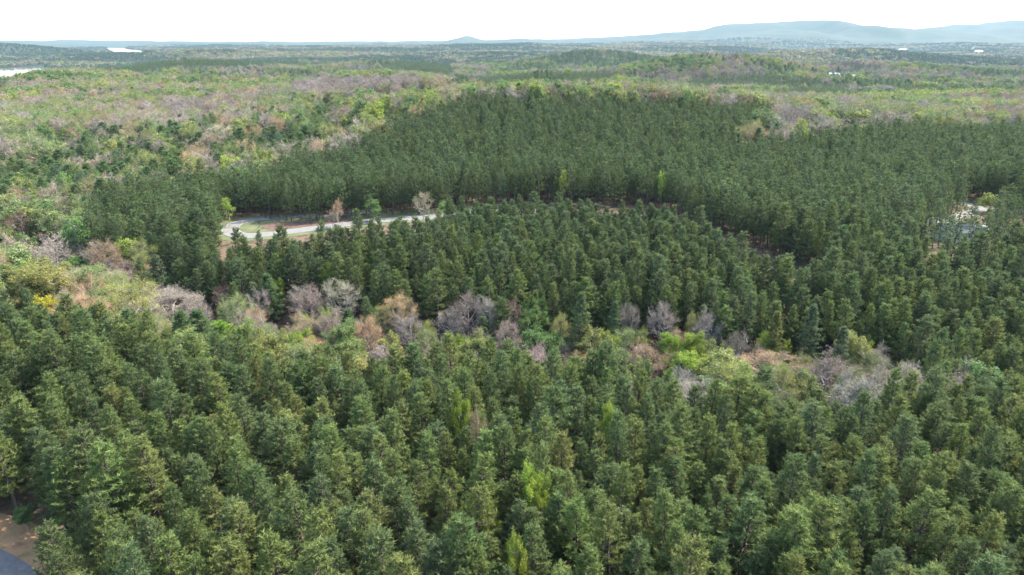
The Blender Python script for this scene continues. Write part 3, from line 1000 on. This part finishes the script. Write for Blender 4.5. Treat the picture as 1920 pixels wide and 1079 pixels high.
# ------------------------------------------------------------------ individuals and the rest
R3 = np.sqrt(A['x'] ** 2 + A['y'] ** 2 + (A['z'] + 10 - CAM_Z) ** 2)
PX, PY = project(A['x'], A['y'], A['z'] + A['s'] * 11)
TX, TY = project(A['x'], A['y'], A['z'] + A['s'] * 15)
INV = (PX > 2) & (PX < 1918) & (TY < 1070) & (PY > 60)
N_NOTED = len(NOTED)
ROT = RNG.uniform(0, 6.283, len(A['x']))
TILT = RNG.normal(0, .035, (len(A['x']), 2))
LOD = np.where(R3 < 260, 0, np.where(R3 < 950, 1, 2))


def tint_of(hue):
    return PINE_T.get(hue) or tuple(.82 * q for q in DEC_T[hue])


HUE_ARR = np.array([tint_of(q) for q in A['hue']]) * (1 + RNG.normal(0, .09, (len(A['x']), 1))) * (1 + RNG.normal(0, .045, (len(A['x']), 3)))
_pm = (A['k'] == KI['pine_tree']) & (A['plant'] == True)
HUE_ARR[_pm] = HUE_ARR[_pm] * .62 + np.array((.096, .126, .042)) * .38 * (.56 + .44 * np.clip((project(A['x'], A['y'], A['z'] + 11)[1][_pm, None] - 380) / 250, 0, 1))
HUE_ARR[_pm] = HUE_ARR[_pm] * np.array((1.15, 1.10, 1.03))
HUE_ARR = HUE_ARR * np.where(A['k'] == KI['white_pine'], 1.12, 1.0)[:, None]
HUE_ARR = np.clip(HUE_ARR, .01, .6)
PROTO = np.zeros(len(A['x']), int)
for ki, kind in enumerate(KINDS[:6]):
    lods = np.array([q['lod'] for q in LIB[kind]])
    for l in range(3):
        m = (A['k'] == ki) & (LOD == l)
        have = l if (lods == l).any() else (lods[np.argmin(np.abs(lods - l))])
        c = np.nonzero(lods == have)[0]
        PROTO[m] = RNG.choice(c, int(m.sum()))

chosen = np.zeros(len(A['x']), bool)
LIMIT = {'pine_tree': 300, 'white_pine': 150, 'young_pine': 0, 'bare_tree': 200, 'budding_tree': 200, 'leafy_tree': 200}
# what hides what: a coarse depth picture of the crowns, so that the individuals are trees in view
order = np.argsort(R3)
SIZE = A['s'] * np.array([LIB[KINDS[k]][0]['h'] for k in A['k']]) / R3
cover = np.zeros((270, 480), np.uint8)
VIS = np.zeros(len(A['x']))
for i in order:
    if R3[i] > 1100:
        break
    p = LIB[KINDS[A['k'][i]]][0]
    f = FPX / R3[i] / 4
    hw = max(.5, A['w'][i] * p['w'] * .36 * f)
    x0, x1 = int((PX[i]) / 4 - hw), int(PX[i] / 4 + hw) + 1
    top = project(A['x'][i], A['y'][i], A['z'][i] + A['s'][i] * p['h'])[1] / 4
    bot = project(A['x'][i], A['y'][i], A['z'][i] + A['s'][i] * p['h'] * .4)[1] / 4
    x0, x1, y0, y1 = max(x0, 0), min(x1, 480), max(int(top), 0), min(int(bot) + 1, 270)
    if x1 <= x0 or y1 <= y0:
        continue
    sub = cover[y0:y1, x0:x1]
    VIS[i] = (sub == 0).sum() * 16
    sub[:] = 1
for ki, kind in enumerate(KINDS[:6]):
    m = np.nonzero((A['k'] == ki) & INV & (VIS > 40) & (LOD < 2))[0]
    m = m[np.argsort(-VIS[m])][:LIMIT[kind]]
    chosen[m] = True
chosen[:N_NOTED] = INV[:N_NOTED] | (VIS[:N_NOTED] > 0)


def ordinal(n):
    return f"{n}{'th' if 10 <= n % 100 <= 20 else {1: 'st', 2: 'nd', 3: 'rd'}.get(n % 10, 'th')}"


def zone(i):
    px, py = PX[i], PY[i]
    fr = np.interp(px, FRONT_TOP[:, 0], FRONT_TOP[:, 1])
    if py > fr - 4 and A['k'][i] == P_:
        if px < 330 and py > 860:
            return 'beside the paved corner'
        if py > 900:
            return 'along the bottom edge'
        if py > 800:
            return 'midway up the front plantation'
        return 'in the front plantation'
    if py > fr - 4:
        return 'among the front pines'
    if A['plant'][i]:
        if 400 < px < 880 and py < 430:
            return 'behind the pale road'
        return 'beyond the hardwood strip'
    if py > 500 or (py > 395 and px < 400):
        return 'in the hardwood strip'
    if 400 < px < 880 and 335 < py <= 470:
        return 'beside the pale road'
    if px < 700 and py > 150:
        return 'in the mixed woods'
    if px > 1640 and 330 < py < 500:
        return 'by the right-hand road'
    return 'behind the plantation'


def side(px):
    return ['at the far left', 'left of centre', 'near the centre', 'right of centre', 'at the far right'][int(np.clip(px / 384, 0, 4))]


WHAT = {'pine_tree': 'pine', 'white_pine': 'white pine', 'bare_tree': 'bare tree', 'budding_tree': 'budding tree', 'leafy_tree': 'leafy tree'}
GROUPS = {'pine_tree': 'plantation pines', 'white_pine': 'feathery white pines', 'bare_tree': 'bare hardwoods', 'budding_tree': 'hardwoods in bud', 'leafy_tree': 'hardwoods in new leaf'}
idx = np.nonzero(chosen)[0]
base_label = {}
for i in idx:
    kind = KINDS[A['k'][i]]
    hue = A['hue'][i].replace(' leafy', '')
    base_label.setdefault((kind, hue, zone(i), side(PX[i])), []).append(i)
label_of = {}

for (kind, hue, zn, sd), mem in base_label.items():
    mem = sorted(mem, key=lambda i: PX[i])
    hue_w = hue if kind != 'bare_tree' else hue
    for n, i in enumerate(mem):
        if len(mem) == 1:
            label_of[i] = f"{hue_w} {WHAT[kind]} {zn}, {sd}"
        else:
            pos = 'leftmost' if n == 0 else 'rightmost' if n == len(mem) - 1 else f"{ordinal(n + 1)} from left"
            label_of[i] = f"{hue_w} {WHAT[kind]} {zn}, {sd}, {pos}"


def add_tree(i):
    kind = KINDS[A['k'][i]]
    p = LIB[kind][PROTO[i]]
    e = bpy.data.objects.new(kind, None)
    e.empty_display_size = .5
    e.location = (A['x'][i], A['y'][i], A['z'][i] - .1)
    e.rotation_euler = (TILT[i, 0], TILT[i, 1], ROT[i])
    e.scale = (A['w'][i], A['w'][i], A['s'][i])
    link(e)
    tag(e, label_of[i], 'tree', GROUPS[kind])
    mesh_obj('trunk', p['trunk'], e)
    c = mesh_obj('crown', p['crown'], e)
    c['tint'] = [float(q) for q in HUE_ARR[i]]


for i in idx:
    add_tree(i)


def stuff_group(coll):
    g = bpy.data.node_groups.new('stand', 'GeometryNodeTree')
    g.interface.new_socket('Geometry', in_out='INPUT', socket_type='NodeSocketGeometry')
    g.interface.new_socket('Geometry', in_out='OUTPUT', socket_type='NodeSocketGeometry')
    N = g.nodes.new
    gi, go = N('NodeGroupInput'), N('NodeGroupOutput')
    ci = N('GeometryNodeCollectionInfo')
    ci.inputs['Collection'].default_value = coll
    ci.inputs['Separate Children'].default_value = True
    ci.inputs['Reset Children'].default_value = True
    ip = N('GeometryNodeInstanceOnPoints')
    ip.inputs['Pick Instance'].default_value = True

    def att(name, typ):
        a = N('GeometryNodeInputNamedAttribute')
        a.data_type = typ
        a.inputs['Name'].default_value = name
        return a.outputs['Attribute']
    L = g.links.new
    L(gi.outputs[0], ip.inputs['Points'])
    L(ci.outputs[0], ip.inputs['Instance'])
    L(att('form', 'INT'), ip.inputs['Instance Index'])
    L(att('turn', 'FLOAT_VECTOR'), ip.inputs['Rotation'])
    L(att('size', 'FLOAT_VECTOR'), ip.inputs['Scale'])
    L(ip.outputs[0], go.inputs[0])
    return g


def stand(name, kind, x, y, z, form, rot, sx, sz, tint, tilt=0):
    coll = bpy.data.collections.new(name + '_forms')
    for j, p in enumerate(LIB[kind]):
        coll.objects.link(bpy.data.objects.new(f'{name}_form_{j:02d}', p['joined']))
    me = bpy.data.meshes.new(name)
    n = len(x)
    me.vertices.add(n)
    me.vertices.foreach_set('co', np.stack([x, y, z - .1], 1).astype(np.float32).ravel())
    me.attributes.new('form', 'INT', 'POINT').data.foreach_set('value', form.astype(np.int32))
    a = np.zeros((n, 3), np.float32)
    a[:, 2] = rot
    a[:, :2] = tilt
    me.attributes.new('turn', 'FLOAT_VECTOR', 'POINT').data.foreach_set('vector', a.ravel())
    me.attributes.new('size', 'FLOAT_VECTOR', 'POINT').data.foreach_set('vector', np.stack([sx, sx, sz], 1).astype(np.float32).ravel())
    me.attributes.new('tint', 'FLOAT_COLOR', 'POINT').data.foreach_set('color', np.concatenate([tint, np.ones((n, 1))], 1).astype(np.float32).ravel())
    o = mesh_obj(name, me)
    md = o.modifiers.new('stand', 'NODES')
    md.node_group = stuff_group(coll)
    return tag(o, kind='stuff')


STAND = {'pine_tree': 'pine_woods', 'white_pine': 'white_pine_woods', 'young_pine': 'young_pine_woods', 'bare_tree': 'bare_woods', 'budding_tree': 'budding_woods', 'leafy_tree': 'leafy_woods'}
for ki, kind in enumerate(KINDS[:6]):
    m = (A['k'] == ki) & ~chosen
    if m.any():
        stand(STAND[kind], kind, A['x'][m], A['y'][m], A['z'][m], PROTO[m], ROT[m], A['w'][m], A['s'][m], HUE_ARR[m], TILT[m])

# far canopy: stands of crowns out to the foot of the ridge
fx, fy = [], []
for r0, r1, s in ((3000, 4500, 21), (4500, 7000, 33), (7000, 9800, 60)):
    a, b = grid(r0, r1, s, .76)
    fx.append(a)
    fy.append(b)
fx, fy = np.concatenate(fx), np.concatenate(fy)
fz = ground_z(fx, fy)
cx, cy = project(fx, fy, fz + 10)
bx, by = project(fx, fy, fz)
bad = np.zeros(len(fx), bool)
for p in LAKE_VIEW:
    bad |= inpoly(cx, cy - 1, p) | inpoly(bx, by, p)
for p in NO_BASE[6:]:
    bad |= inpoly(bx, by, p)
fx, fy, fz, cx, cy = [q[~bad] for q in (fx, fy, fz, cx, cy)]
n = len(fx)
q = fbm(fx / 420 + 2, fy / 420, 3) + RNG.normal(0, .08, n)
q = np.where(cx < 640, q - .10, q)
con = q < .55
tint = np.empty((n, 3))
tint[con] = np.array((.05, .078, .044))
dk = np.array([DEC_T[h] for h in ('pale tan', 'pale green', 'pinkish grey', 'yellow-green', 'soft olive', 'purple-grey')]) * .75
tint[~con] = dk[RNG.integers(0, len(dk), int((~con).sum()))]
tint *= (1 + RNG.normal(0, .12, (n, 1)))
form = np.where(con, RNG.integers(0, 3, n), RNG.integers(3, 6, n))
fs = np.where(np.hypot(fx, fy) > 7000, 1.8, np.where(np.hypot(fx, fy) > 4500, 1.35, 1.1))
stand('far_woods', 'far_clump', fx, fy, fz, form, RNG.uniform(0, 6.28, n), fs, RNG.uniform(.8, 1.1, n), np.clip(tint, .01, .5))
print([(k, v[2]) for k, v in label_of.items()][:0])
print('far', n, 'individuals', len(idx))


# ------------------------------------------------------------------ buildings glimpsed among the trees
def box(cx, cy, cz, sx, sy, sz):
    v = np.array([(x, y, z) for x in (-1, 1) for y in (-1, 1) for z in (-1, 1)], float) * (sx / 2, sy / 2, sz / 2) + (cx, cy, cz)
    return v, np.array([(0, 1, 3, 2), (4, 6, 7, 5), (0, 4, 5, 1), (2, 3, 7, 6), (0, 2, 6, 4), (1, 5, 7, 3)])


def house(px, py, L, Wd, Hh, rise, rot, wall_m, roof_m, label, cat='house', name='house', nwin=3):
    x, y = solve_ray(px, py, 0)
    z = float(ground_z(x, y))
    e = bpy.data.objects.new(name, None)
    e.location, e.rotation_euler = (x, y, z), (0, 0, rot)
    link(e)
    tag(e, label, cat, None)
    # gabled walls
    v = np.array([(-L / 2, -Wd / 2, -.5), (L / 2, -Wd / 2, -.5), (L / 2, Wd / 2, -.5), (-L / 2, Wd / 2, -.5), (-L / 2, -Wd / 2, Hh), (L / 2, -Wd / 2, Hh), (L / 2, Wd / 2, Hh), (-L / 2, Wd / 2, Hh),
                  (-L / 2, 0, Hh + rise), (L / 2, 0, Hh + rise)])
    me = bpy.data.meshes.new('wall')
    me.from_pydata([tuple(q) for q in v], [], [(0, 1, 5, 4), (1, 2, 6, 9, 5), (2, 3, 7, 6), (3, 0, 4, 8, 7)])
    me.materials.append(wall_m)
    mesh_obj('wall', me, e)
    o, t = .5, .22
    sl = rise / (Wd / 2)
    y1, z1 = Wd / 2 + o, Hh - o * sl
    rv = [(-L / 2 - o, -y1, z1), (L / 2 + o, -y1, z1), (L / 2 + o, 0, Hh + rise), (-L / 2 - o, 0, Hh + rise), (L / 2 + o, y1, z1), (-L / 2 - o, y1, z1)]
    rv = [(a, b, c + .03) for a, b, c in rv] + [(a, b, c + t) for a, b, c in rv]
    rf = [(6, 7, 8, 9), (9, 8, 10, 11), (0, 3, 2, 1), (3, 5, 4, 2), (0, 1, 7, 6), (4, 5, 11, 10), (1, 2, 8, 7), (2, 4, 10, 8), (0, 6, 9, 3), (3, 9, 11, 5)]
    me = bpy.data.meshes.new('roof')
    me.from_pydata(rv, [], rf)
    me.materials.append(roof_m)
    mesh_obj('roof', me, e)
    wv, wf = box(0, 0, 0, 1.1, .08, 1.3)
    wm = tri_mesh('window', wv, wf, [M_GLASS])
    fv, ff = box(0, .02, 0, 1.3, .06, 1.5)
    fm = tri_mesh('window_frame', fv, ff, [M_ROOFW])
    for k in range(nwin):
        xx = -L / 2 + L * (k + .5) / nwin + (.9 if k == nwin // 2 else 0)
        w = mesh_obj('window', wm, e)
        w.location = (xx, -Wd / 2 - .06, Hh * .58)
        mesh_obj('frame', fm, w)
    dv, df = box(0, 0, 0, .95, .08, 2.05)
    d = mesh_obj('door', tri_mesh('door', dv, df, [M_DOOR]), e)
    d.location = (-L / 2 + L * (nwin // 2 + .5) / nwin - .9, -Wd / 2 - .05, 1.02)
    return e


house(1792, 447, 15, 9, 3.2, 2.4, rad(14), M_WHITE, M_ROOFT, 'white house with blue-grey roof glimpsed through the pines below the right-hand road')
house(1846, 440, 8, 5, 2.6, .8, rad(-20), M_WHITE, M_ROOFG, 'small white shed beside the blue-grey roofed house', 'shed', 'shed', 2)
house(1846, 254, 16, 10, 4.5, 3.0, rad(8), M_WHITE, M_ROOFW, 'white building with pale roof at the top edge of the right-hand pines', 'building', 'building', 4)
house(1510, 268, 12, 8, 3.5, 2.5, rad(-10), M_WHITE, M_ROOFW, 'pale cottage just below the domed lime tree', 'house', 'house', 3)
house(1196, 194, 34, 12, 4.5, 2.6, rad(3), M_WHITE, M_ROOFG, 'long low grey-roofed building behind the plantation crest', 'building', 'building', 6)
house(1226, 193, 10, 8, 3.5, 2, rad(-6), M_WHITE, M_ROOFG, 'small grey-roofed building next to the long low one', 'building', 'building', 3)
house(1562, 143, 30, 13, 4.5, 3.2, rad(5), M_WHITE, M_ROOFG, 'grey-roofed farmhouse on the pale clearing beside dark pines', 'house', 'house', 5)
house(1466, 148, 22, 12, 5, 3.5, rad(-12), M_WHITE, M_ROOFG, 'white house among dark pines in the distant woods', 'house', 'house', 4)
house(1692, 95, 60, 25, 9, 4, 0, M_WHITE, M_ROOFW, 'farther pale-roofed barn in the hazy plain below the ridge', 'barn', 'barn', 6)
house(1834, 99, 60, 25, 9, 4, rad(6), M_WHITE, M_ROOFW, 'nearer pale-roofed barn in the hazy plain below the ridge', 'barn', 'barn', 6)
sheet('field', [gp(*p) for p in ((1548, 142), (1606, 141), (1606, 150), (1575, 151), (1548, 148))], M_FIELD, .3, n=4)
sheet('field', [gp(*p) for p in ((1388, 109), (1428, 111), (1424, 116), (1388, 116))], M_FIELD, .6, n=4)

# ------------------------------------------------------------------ haze
HX, HZ0, HZ1 = 15900, -130, 420
hv, hf = box(0, 0, (HZ0 + HZ1) / 2, 2 * HX, 2 * HX, HZ1 - HZ0)
hm = bpy.data.materials.new('haze_air')
hm.use_nodes = True
for nd in list(hm.node_tree.nodes):
    hm.node_tree.nodes.remove(nd)
pv = hm.node_tree.nodes.new('ShaderNodeVolumePrincipled')
pv.inputs['Density'].default_value = HAZE_DENSITY
pv.inputs['Color'].default_value = (*HAZE_COLOR, 1)
pv.inputs['Anisotropy'].default_value = .1
ho = hm.node_tree.nodes.new('ShaderNodeOutputMaterial')
hm.node_tree.links.new(pv.outputs[0], ho.inputs['Volume'])
tag(mesh_obj('haze', tri_mesh('haze', hv, hf, [hm])), kind='stuff')
